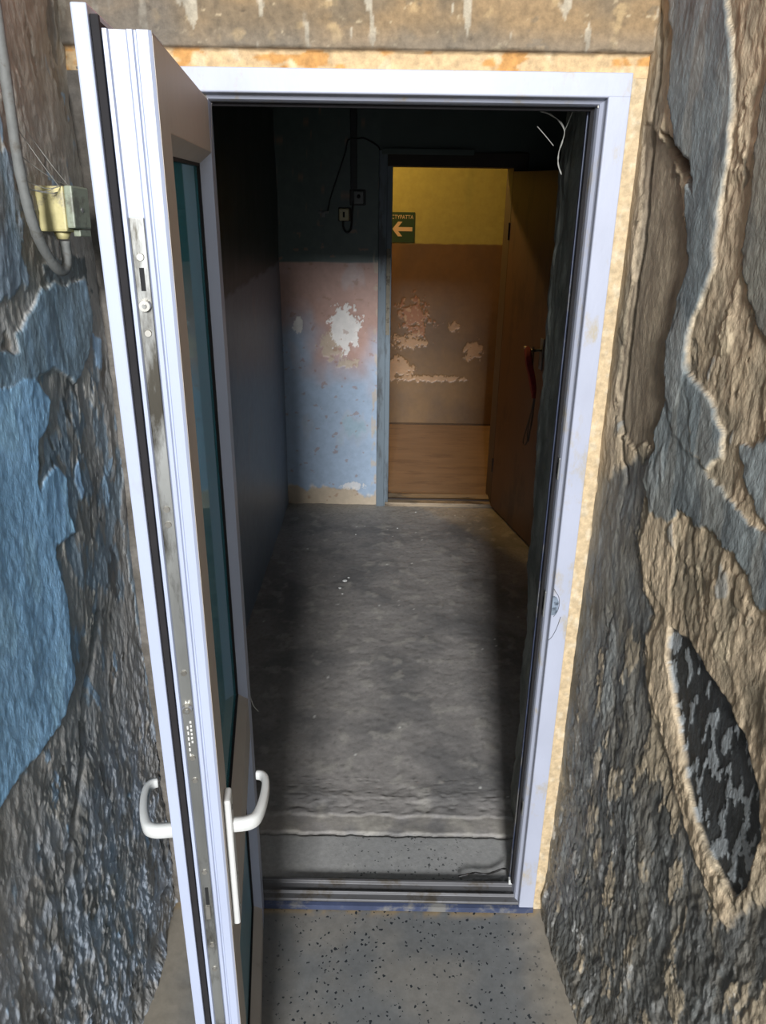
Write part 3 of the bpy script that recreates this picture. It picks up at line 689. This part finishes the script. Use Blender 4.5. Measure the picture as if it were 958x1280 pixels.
# lock stile with the stepped, grooved free edge
sec = [(W-ST, 0), (W-.003, 0), (W, -.003), (W, -.0135), (W-.003, -.015), (W-.003, -.0165), (W, -.018), (W, -.0225), (W-.004, -.0245), (W-.004, -.040), (W, -.0415), (W, -.0455), (W-.012, -.047), (W-.012, -.056), (W-ST, -.056)]
bm = bmesh.new(); prism(bm, sec, 0, H_, lambda x, y, t: Vector((x, y, t))); obj('lock_stile', bm, PVC, leaf)
bm = bmesh.new(); prism(bm, [(0, 0), (ST, 0), (ST, -.056), (0, -.056)], 0, H_, lambda x, y, t: Vector((x, y, t))); obj('hinge_stile', bm, PVC, leaf)
ZM0, ZM1, ZB1 = .665, .765, .075
for nm, a, b in (('top_rail', H_-ST, H_), ('mid_rail', ZM0, ZM1), ('bottom_rail', 0, ZB1)):
    bm = bmesh.new(); box(bm, (ST-.0005, -.056, a), (W-ST+.0005, -.0004, b), .0015); obj(nm, bm, PVC_IN if nm != 'top_rail' else PVC_IN, leaf)
# outside flange that laps over the frame
bm = bmesh.new()
for a, b in (((-.012, -.0715, -.002), (.05, -.0562, H_+.02)), ((W-.05, -.0715, -.002), (W+.004, -.0562, H_+.02)), ((.05, -.0715, H_-.05), (W-.05, -.0562, H_+.02)), ((.05, -.0715, -.002), (W-.05, -.0562, .06)), ((.05, -.0715, ZM0+.02), (W-.05, -.0562, ZM1-.02))):
    box(bm, a, b, .002)
obj('outer_flange', bm, PVC, leaf)
bm = bmesh.new(); box(bm, (W-.0115, -.0562, .01), (W-.003, -.0480, H_+.012), .001); box(bm, (.03, -.0562, H_+.0005), (W-.004, -.049, H_+.008), .001)
obj('rubber_seal', bm, RUBBER, leaf)
# glazing beads, sloping from the face to the glass
def beads(z0, z1):
    D = -.021; o_ = .018
    def strip(nm, p, m):
        bm = bmesh.new(); vs = [bm.verts.new(q) for q in p]
        prism_pts = None
        bm.faces.new(vs); r = bmesh.ops.extrude_face_region(bm, geom=bm.faces[:])
        for v in [g for g in r['geom'] if isinstance(g, bmesh.types.BMVert)]: v.co.y -= .004
        obj(nm, bm, m, leaf)
    x0, x1 = ST, W-ST; k = .004
    for nm, p, m in (('glazing_bead', [(x0, 0, z0), (x0, 0, z1), (x0+k, D, z1-o_), (x0+k, D, z0+o_)], PVC),
                     ('glazing_bead', [(x1, 0, z0), (x1, 0, z1), (x1-k, D, z1-o_), (x1-k, D, z0+o_)], PVC),
                     ('glazing_bead', [(x0, 0, z1), (x1, 0, z1), (x1-k, D, z1-o_), (x0+k, D, z1-o_)], PVC_IN),
                     ('glazing_bead', [(x0, 0, z0), (x1, 0, z0), (x1-k, D, z0+o_), (x0+k, D, z0+o_)], PVC_IN)):
        strip(nm, p, m)
    bm = bmesh.new(); a = x0+k; b = x1-k; c = z0+o_; d = z1-o_
    for q in (((a, D-.006, c), (a+.011, D-.0005, d)), ((b-.006, D-.006, c), (b, D-.0005, d)), ((a, D-.006, c), (b, D-.0005, c+.005)), ((a, D-.006, d-.005), (b, D-.0005, d))):
        box(bm, q[0], q[1])
    obj('glass_seal', bm, RUBBER, leaf)
    return a, b, c, d
a, b, c, d = beads(ZM1, H_-ST)
bx('glass_pane', (a-.002, -.030, c-.002), (b+.002, -.0265, d+.002), GLASS, leaf)
a, b, c, d = beads(ZB1, ZM0)
bx('lower_panel', (a-.002, -.040, c-.002), (b+.002, -.0265, d+.002), TEAL, leaf)
# glazing beads of the outer side
bm = bmesh.new()
for q in (((ST, -.056, ZM1), (ST+.012, -.032, H_-ST)), ((W-ST-.012, -.056, ZM1), (W-ST, -.032, H_-ST))): box(bm, q[0], q[1])
obj('outer_bead', bm, PVC, leaf)
# mitre joints of the top corner
for x0, x1 in ((.0, ST), (W-ST, W)):
    bm = bmesh.new(); s_ = 1 if x0 == 0 else -1; xa = x0 if s_ == 1 else x1
    prism(bm, [(xa, H_), (xa+s_*.0012, H_), (xa+s_*(ST+.0004), H_-ST+.0006), (xa+s_*(ST-.0006), H_-ST)], 0, .0005, lambda x, y, t: Vector((x, .0001+t, y)))
    obj('corner_weld', bm, PVC_IN, leaf)
face_plate('lock_stile_face', (W-ST, -.0002, 0), (W-.004, .0006, H_-.002))  # thin sheet carrying the painted warm, dim tint of the inner side
# lock strip with screws, rollers and slots
strip_ = bx('lock_strip', (W-.0045, -.0398, .10), (W-.0012, -.0246, 1.860), STEEL, leaf, .0008)
def disc(nm, z, r, m, y=-.032, dx=.0025, par=None):
    bm = bmesh.new(); cyl(bm, (W-.0015, y, z), (W-.0015+dx, y, z), r, r*.85, 16); o = obj(nm, bm, m, strip_)
    return o
Z0 = .014
for z in (1.835, 1.755, 1.545, 1.525, 1.31, 1.17, 1.13, .955, .80, .745, .56, .40, .22):
    s_ = disc('screw', z-Z0, .0042, CHROME); 
for z in (1.785, 1.255, .50):
    disc('roller', z-Z0, .0068, CHROME, dx=.008); disc('roller_core', z-Z0, .003, STEEL, dx=.0095)
for z, hh in ((1.812, .012), (.905, .018)):
    bx('slot', (W-.0013, -.0345, z-Z0-hh), (W-.0009, -.0295, z-Z0+hh), DARK, strip_)
bx('latch_bolt', (W-.002, -.0365, .845), (W+.002, -.029, .872), CHROME, strip_, .001)
bm = bmesh.new()
for i, (dy, z, ww, hh) in enumerate(((-.0300, 1.215, .0022, .02), (-.0345, 1.20, .0018, .028))):
    for k in range(6): box(bm, (W-.0013, dy-ww/2*(1+.3*(k % 2)), z-Z0-hh+k*hh/3), (W-.00095, dy+ww/2, z-Z0-hh+k*hh/3+hh/5))
obj('stamped_mark', bm, mat('stamp', L(190, 188, 180), .5), strip_)
# hinges on the hinge side
for z in (.22, 1.05, 1.80):
    bm = bmesh.new(); cyl(bm, (-.010, -.066, z-.05), (-.010, -.066, z+.05), .009, None, 16); box(bm, (-.002, -.073, z-.035), (.03, -.0705, z+.035), .001)
    obj('hinge', bm, PVC, leaf)
# handles
def handle(side):
    y0 = .0008 if side > 0 else -.0717; s = 1 if side > 0 else -1
    xh = W-.040; zh = 1.005-Z0
    # lever: square neck, bend, grip along the leaf, hooked end
    path = [(xh, y0+s*.004, zh), (xh, y0+s*.026, zh), (xh-.002, y0+s*.038, zh+.001), (xh-.010, y0+s*.046, zh+.001), (xh-.030, y0+s*.053, zh+.002), (xh-.062, y0+s*.058, zh+.002), (xh-.088, y0+s*.058, zh+.002), (xh-.100, y0+s*.052, zh+.002), (xh-.103, y0+s*.043, zh+.002)]
    P = smoothpath(path, 5); bm = bmesh.new(); rings = []
    for i, p in enumerate(P):
        t = (P[min(i+1, len(P)-1)]-P[max(i-1, 0)]).normalized(); zz = Vector((0, 0, 1)); sd = t.cross(zz).normalized()
        f = i/(len(P)-1); hw = .0078 if f < .35 else .0078-.003*(f-.35)/.65; hz = .0115 if f < .35 else .0115-.0035*(f-.35)/.65
        ring = []
        for a_ in range(12):
            an = 2*math.pi*a_/12; ca, sa = math.cos(an), math.sin(an)
            q = lambda c_: math.copysign(abs(c_)**.55, c_)
            ring.append(bm.verts.new(p+sd*q(ca)*hw+zz*q(sa)*hz))
        rings.append(ring)
    for A, B in zip(rings, rings[1:]):
        for j_ in range(12): bm.faces.new((A[j_], A[(j_+1) % 12], B[(j_+1) % 12], B[j_]))
    bm.faces.new(rings[0][::-1]); bm.faces.new(rings[-1])
    hd = obj('handle', bm, HANDLE, leaf, smooth=True)
    th = .011 if side > 0 else .004
    bm = bmesh.new(); box(bm, (xh-.016, min(y0, y0+s*th), .81-Z0), (xh+.016, max(y0, y0+s*th), 1.065-Z0), .0045 if side > 0 else .0015, 3)
    obj('backplate', bm, HANDLE, hd)
    for z, r_ in ((.835, .004), (1.04, .004), (.90, .0055)):
        bm = bmesh.new(); cyl(bm, (xh, y0+s*(th+.0002), z-Z0), (xh, y0+s*(th+.0009), z-Z0), r_, None, 12)
        obj('screw' if r_ < .005 else 'key_cylinder', bm, STEEL, hd)
handle(1); handle(-1)

# ================================================================= BROWN DOOR LEAF IN THE HALL
leaf['kind'] = 'thing'
a2 = math.atan2(2.35-2.97, .794-.634)
wood = thing('wooden_door', 'plain brown painted flush door standing open into the dark hall', 'door', (.636, 2.955, .03), a2)
wood['kind'] = 'thing'; LW = math.hypot(.16, .62)
bx('door_panel', (.002, 0, .008), (LW, .036, 1.955), BROWN, wood, .002)
bx('edge_strip', (LW, .001, .008), (LW+.004, .035, 1.955), BROWN_EDGE, wood)
for z in (.28, 1.65): 
    bm = bmesh.new(); cyl(bm, (-.004, .0, z-.045), (-.004, .0, z+.045), .008); obj('hinge', bm, DKW, wood)
bm = bmesh.new(); box(bm, (LW-.11, -.005, 1.00), (LW-.07, 0, 1.16), .002); hp = obj('handle_plate', bm, STEEL, wood)
bm = bmesh.new(); tube(bm, [(LW-.09, -.003, 1.10), (LW-.09, -.045, 1.10), (LW-.10, -.052, 1.10), (LW-.19, -.052, 1.098)], .008, 8, 4); obj('lever', bm, STEEL, hp, True)
bm = bmesh.new(); box(bm, (LW-.205, -.004, .98), (LW-.185, 0, 1.10), .002); obj('latch_guard', bm, DKW, wood)
# ray helper for the leaf plane keeps the cloth on the handle
def wl(x, y, z):
    p = Matrix.Translation((.636, 2.955, .03)) @ Matrix.Rotation(a2, 4, 'Z') @ Vector((x, y, z)); return p
bm = bmesh.new()
P = [wl(LW-.15, -.062, 1.10), wl(LW-.10, -.070, 1.075), wl(LW-.085, -.068, 1.03), wl(LW-.065, -.056, .97), wl(LW-.05, -.046, .90), wl(LW-.045, -.044, .86)]
P = smoothpath(P, 5); rings = []
for i, p in enumerate(P):
    t = (P[min(i+1, len(P)-1)]-P[max(i-1, 0)]).normalized(); s1 = Vector((math.cos(a2), math.sin(a2), 0)); s1 = (s1-t*s1.dot(t)).normalized(); s2 = t.cross(s1)
    f = i/(len(P)-1); r = .016+.018*math.sin(math.pi*min(1, f*1.1))*(1+.2*math.sin(9*f))
    rings.append([bm.verts.new(p+s1*math.cos(a)*r*(1+.2*math.sin(4*a+f*6))+s2*math.sin(a)*r*.45*(1+.25*math.cos(5*a))) for a in [2*math.pi*k/16 for k in range(16)]])
for A, B in zip(rings, rings[1:]):
    for k in range(16): bm.faces.new((A[k], A[(k+1) % 16], B[(k+1) % 16], B[k]))
bm.faces.new(rings[0][::-1]); bm.faces.new(rings[-1])
rag = obj('cloth_strip', bm, REDCLOTH, smooth=True)
tag(rag, 'dark red cloth strip tied round the handle of the brown door', 'cloth')
bm = bmesh.new()
tube(bm, [wl(LW-.05, -.04, .87), wl(LW-.07, -.036, .80), wl(LW-.12, -.034, .68), wl(LW-.155, -.032, .60), wl(LW-.14, -.034, .575), wl(LW-.10, -.036, .60), wl(LW-.06, -.036, .72), wl(LW-.045, -.038, .85)], .0035, 6, 5)
tube(bm, [wl(LW-.048, -.04, .87), wl(LW-.06, -.044, .78), wl(LW-.08, -.045, .66), wl(LW-.06, -.045, .62), wl(LW-.045, -.045, .75), wl(LW-.04, -.04, .86)], .003, 6, 5)
lace = obj('cord_loop', bm, mat('dull_cord', L(84, 74, 66), .8)); tag(lace, 'thin dark looped cord hanging below the red cloth on the brown door', 'cord')

# ================================================================= THINGS ON THE WALLS
jb = thing('junction_box', 'small cream painted electrical junction box with grey-green cover on the left wall', 'junction box', (XL, -.195, 1.862))
bx('box_body', (.000, -.034, -.036), (.050, .034, .036), CREAM, jb, .004)
bx('cover', (.050, -.032, -.030), (.064, .033, .037), GREENGREY, jb, .003)
bx('cover_lip', (.050, -.010, -.043), (.062, .033, -.0315), GREENGREY, jb, .002)
bm = bmesh.new(); cyl(bm, (.030, -.010, -.036), (.030, -.010, -.048), .014, .010, 16); obj('cable_gland', bm, CREAM, jb, True)
jb.rotation_euler = (math.radians(-4), 0, math.radians(-3))
bm = bmesh.new(); cyl(bm, (.0635, 0, 0), (.0650, 0, 0), .004, None, 12); obj('screw', bm, STEEL, jb)
bm = bmesh.new()
tube(bm, [(XL+.015, -.31, 2.95), (XL+.016, -.30, 2.5), (XL+.018, -.305, 2.20), (XL+.020, -.315, 2.02), (XL+.022, -.32, 1.92), (XL+.024, -.305, 1.84), (XL+.026, -.27, 1.79), (XL+.028, -.235, 1.765), (XL+.030, -.21, 1.775), (XL+.030, -.205, 1.812)], .0085, 10, 6, wob=.06)
cb = obj('cable', bm, CABLE, smooth=True); tag(cb, 'thick grey painted cable looping down the left wall into the cream box', 'cable')
# fine cobwebs on the box
bm = bmesh.new()
for q in range(7):
    a = Vector((XL+.02, -.26-random.uniform(0, .06), 1.90+random.uniform(-.01, .09))); b = Vector((XL+.045, -.24+random.uniform(-.01, .06), 1.899))
    tube(bm, [a, (a+b)/2+Vector((.004, 0, -.008)), b], .0007, 4, 3)
tag(obj('cobweb', bm, WEB), 'dusty cobweb strands between the thick cable and the cream box', 'cobweb')

# back wall of the hall
def disk_y(bm, x, y, z, r, dpt, n=20): cyl(bm, (x, y, z), (x, y-dpt, z), r, r*.9, n)
sk = thing('wall_socket', 'round yellowed wall socket with a dark slot and looping flex below it', 'socket', (-.279, YB, 1.755))
bm = bmesh.new(); box(bm, (-.036, -.004, -.036), (.036, .004, .036), .003); obj('mounting_plate', bm, DKW, sk)
bm = bmesh.new(); box(bm, (-.030, -.034, -.032), (.026, -.004, .032), .009, 3); obj('socket_body', bm, SOCKET, sk)
bx('socket_slot', (-.008, -.036, -.014), (.002, -.0338, .014), DARK, sk, .001)
bm = bmesh.new(); tube(bm, [(-.008, -.014, -.03), (-.008, -.016, -.06), (.002, -.018, -.085), (.018, -.018, -.092), (.034, -.016, -.075), (.040, -.012, -.03), (.043, -.010, .02), (.050, -.010, .07)], .0058, 8, 6); obj('flex', bm, BLKPLASTIC, sk, True)
sw = thing('wall_switch', 'grey wall switch box under a dark conduit, above right of the yellowed socket', 'switch', (-.205, YB, 1.842))
bm = bmesh.new(); box(bm, (-.046, -.006, -.040), (.042, .004, .042), .006, 3); obj('mounting_plate', bm, BLKPLASTIC, sw)
bm = bmesh.new(); box(bm, (-.022, -.034, -.030), (.030, -.006, .032), .006, 3); obj('switch_body', bm, SOCKET_GREY, sw)
bm = bmesh.new(); cyl(bm, (.004, -.034, .006), (.004, -.046, .006), .011, .008, 16); obj('switch_knob', bm, BLKPLASTIC, sw, True)
bm = bmesh.new(); box(bm, (-.245, YB-.022, 1.885), (-.210, YB-.001, 2.57), .004)
tag(obj('conduit', bm, BLKPLASTIC), 'dark vertical cable conduit above the grey wall switch', 'conduit')
hk = thing('wall_bracket', 'small pale wall bracket left of the yellowed socket', 'bracket', (-.395, YB, 1.765))
bm = bmesh.new(); box(bm, (-.032, -.012, -.006), (.028, .003, .006), .002); obj('cross_bar', bm, SOCKET_GREY, hk)
bm = bmesh.new(); box(bm, (-.010, -.018, -.026), (.006, .002, .0), .002); obj('peg', bm, SOCKET_GREY, hk)
bm = bmesh.new(); tube(bm, [(-.372, YB-.008, 1.772), (-.355, YB-.008, 1.84), (-.315, YB-.008, 1.95), (-.275, YB-.008, 2.06), (-.262, YB-.020, 2.11), (-.250, YB-.028, 2.128), (-.205, YB-.028, 2.133), (-.17, YB-.008, 2.135), (-.10, YB-.008, 2.10), (-.085, YB-.010, 2.07)], .004, 6, 5)
tag(obj('thin_wire', bm, BLKPLASTIC, smooth=True), 'thin dark wire rising from the small bracket to the conduit and door frame', 'wire')

# direction sign in the far room
sg = thing('direction_sign', 'dark green sign with pale left arrow on the yellow wall seen through the far doorway', 'sign', (.045, YF-.004, 1.606))
bx('sign_board', (-.130, -.004, -.111), (.108, 0, .111), SIGNGREEN, sg, .0015)
bm = bmesh.new()
hx = -.065; k = .012
pts = [(hx, -.012), (hx+.044, .042), (hx+.078, .042), (hx+.045, .002), (hx+.155, .002), (hx+.155, -.028), (hx+.045, -.028), (hx+.078, -.066), (hx+.044, -.066)]
prism(bm, pts, 0, .0015, lambda x, y, t: Vector((x, -.0041-t, y))); obj('arrow', bm, SIGNWHITE, sg)
tcu = bpy.data.curves.new('t', 'FONT'); tcu.body = 'CTYPATTA'; tcu.size = .040; tcu.align_x = 'RIGHT'; tcu.extrude = .0004
to = bpy.data.objects.new('t', tcu); C.objects.link(to); bpy.context.view_layer.update()
me = bpy.data.meshes.new_from_object(to.evaluated_get(bpy.context.evaluated_depsgraph_get())); bpy.data.objects.remove(to)
for v in me.vertices: v.co = Vector((.097+v.co.x*.86, -.0048-v.co.z, .062+v.co.y))
link('lettering', me, SIGNWHITE, sg)

# threads and cobwebs at the opening
bm = bmesh.new()
def P3(px, py, y): x, z = on_y(px, py, y); return (x, y, z)
tube(bm, [P3(676, 139, .09), P3(688, 143, .10), P3(700, 152, .11), P3(706, 164, .12), P3(703, 178, .13), P3(699, 190, .14), P3(698, 205, .15), P3(702, 218, .16)], .0014, 5, 4, wob=.4)
tube(bm, [P3(672, 158, .12), P3(684, 172, .13), P3(692, 182, .14)], .0008, 5, 3)
tube(bm, [P3(706, 164, .12), P3(712, 150, .10), P3(716, 140, .09)], .0006, 5, 3)
tag(obj('cobweb', bm, WEB), 'dusty cobweb strand hanging in the top right corner of the white frame', 'cobweb')
bm = bmesh.new(); tube(bm, [P3(307, 859, -.015), P3(311, 861, -.014), P3(313, 870, -.013), P3(317, 882, -.01), P3(323, 889, -.008)], .0010, 5, 5)
tag(obj('loose_thread', bm, WEB), 'short pale thread curling off the inner side of the white door', 'thread')
# black wire lying along the sill
bm = bmesh.new(); tube(bm, [(.22, .078, .030), (.25, .083, .034), (.27, .092, .030), (.30, .086, .032), (.33, .098, .030), (.355, .104, .036), (.362, .092, .046)], .0028, 6, 6, wob=.2)
tag(obj('sill_wire', bm, BLKPLASTIC, smooth=True), 'short black wire lying on the inner edge of the door sill', 'wire')

# plaster crumbs on the hall floor
def crumb_bm(r):
    bm = bmesh.new(); bmesh.ops.create_icosphere(bm, subdivisions=1, radius=r)
    for v in bm.verts: v.co = Vector((v.co.x*random.uniform(.7, 1.3), v.co.y*random.uniform(.6, 1.2), v.co.z*.35+r*.3))
    return bm
base = obj('plaster_crumb', crumb_bm(.010), FLECK)
crumb_labels = ['largest white plaster crumb, in the cluster halfway down the hall floor', 'white plaster crumb just left below the largest one', 'small white plaster crumb just right above the largest one', 'white plaster crumb on the floor below the peeling blue wall', 'white plaster crumb just before the threshold of the far doorway', 'faint white plaster crumb a step in front of the far doorway', 'faint white plaster crumb below the left jamb of the far doorway', 'lowest small white plaster crumb under the largest one']
grp = 'white plaster crumbs on the hall floor'
spots = [(431, 726, 1.3), (425, 735, .9), (436, 722, .7), (385, 686, .7), (520, 640, .6), (497, 660, .5), (445, 668, .5), (428, 742, .6)]
for i, (px, py, s) in enumerate(spots):
    x, y = on_z(px, py, .028)
    o = base if i == 0 else base.copy()
    if i: C.objects.link(o)
    o.location = (x, y, .026); o.scale = (s, s, s); o.rotation_euler = (0, 0, i*1.3)
    tag(o, crumb_labels[i], 'crumb', grp)
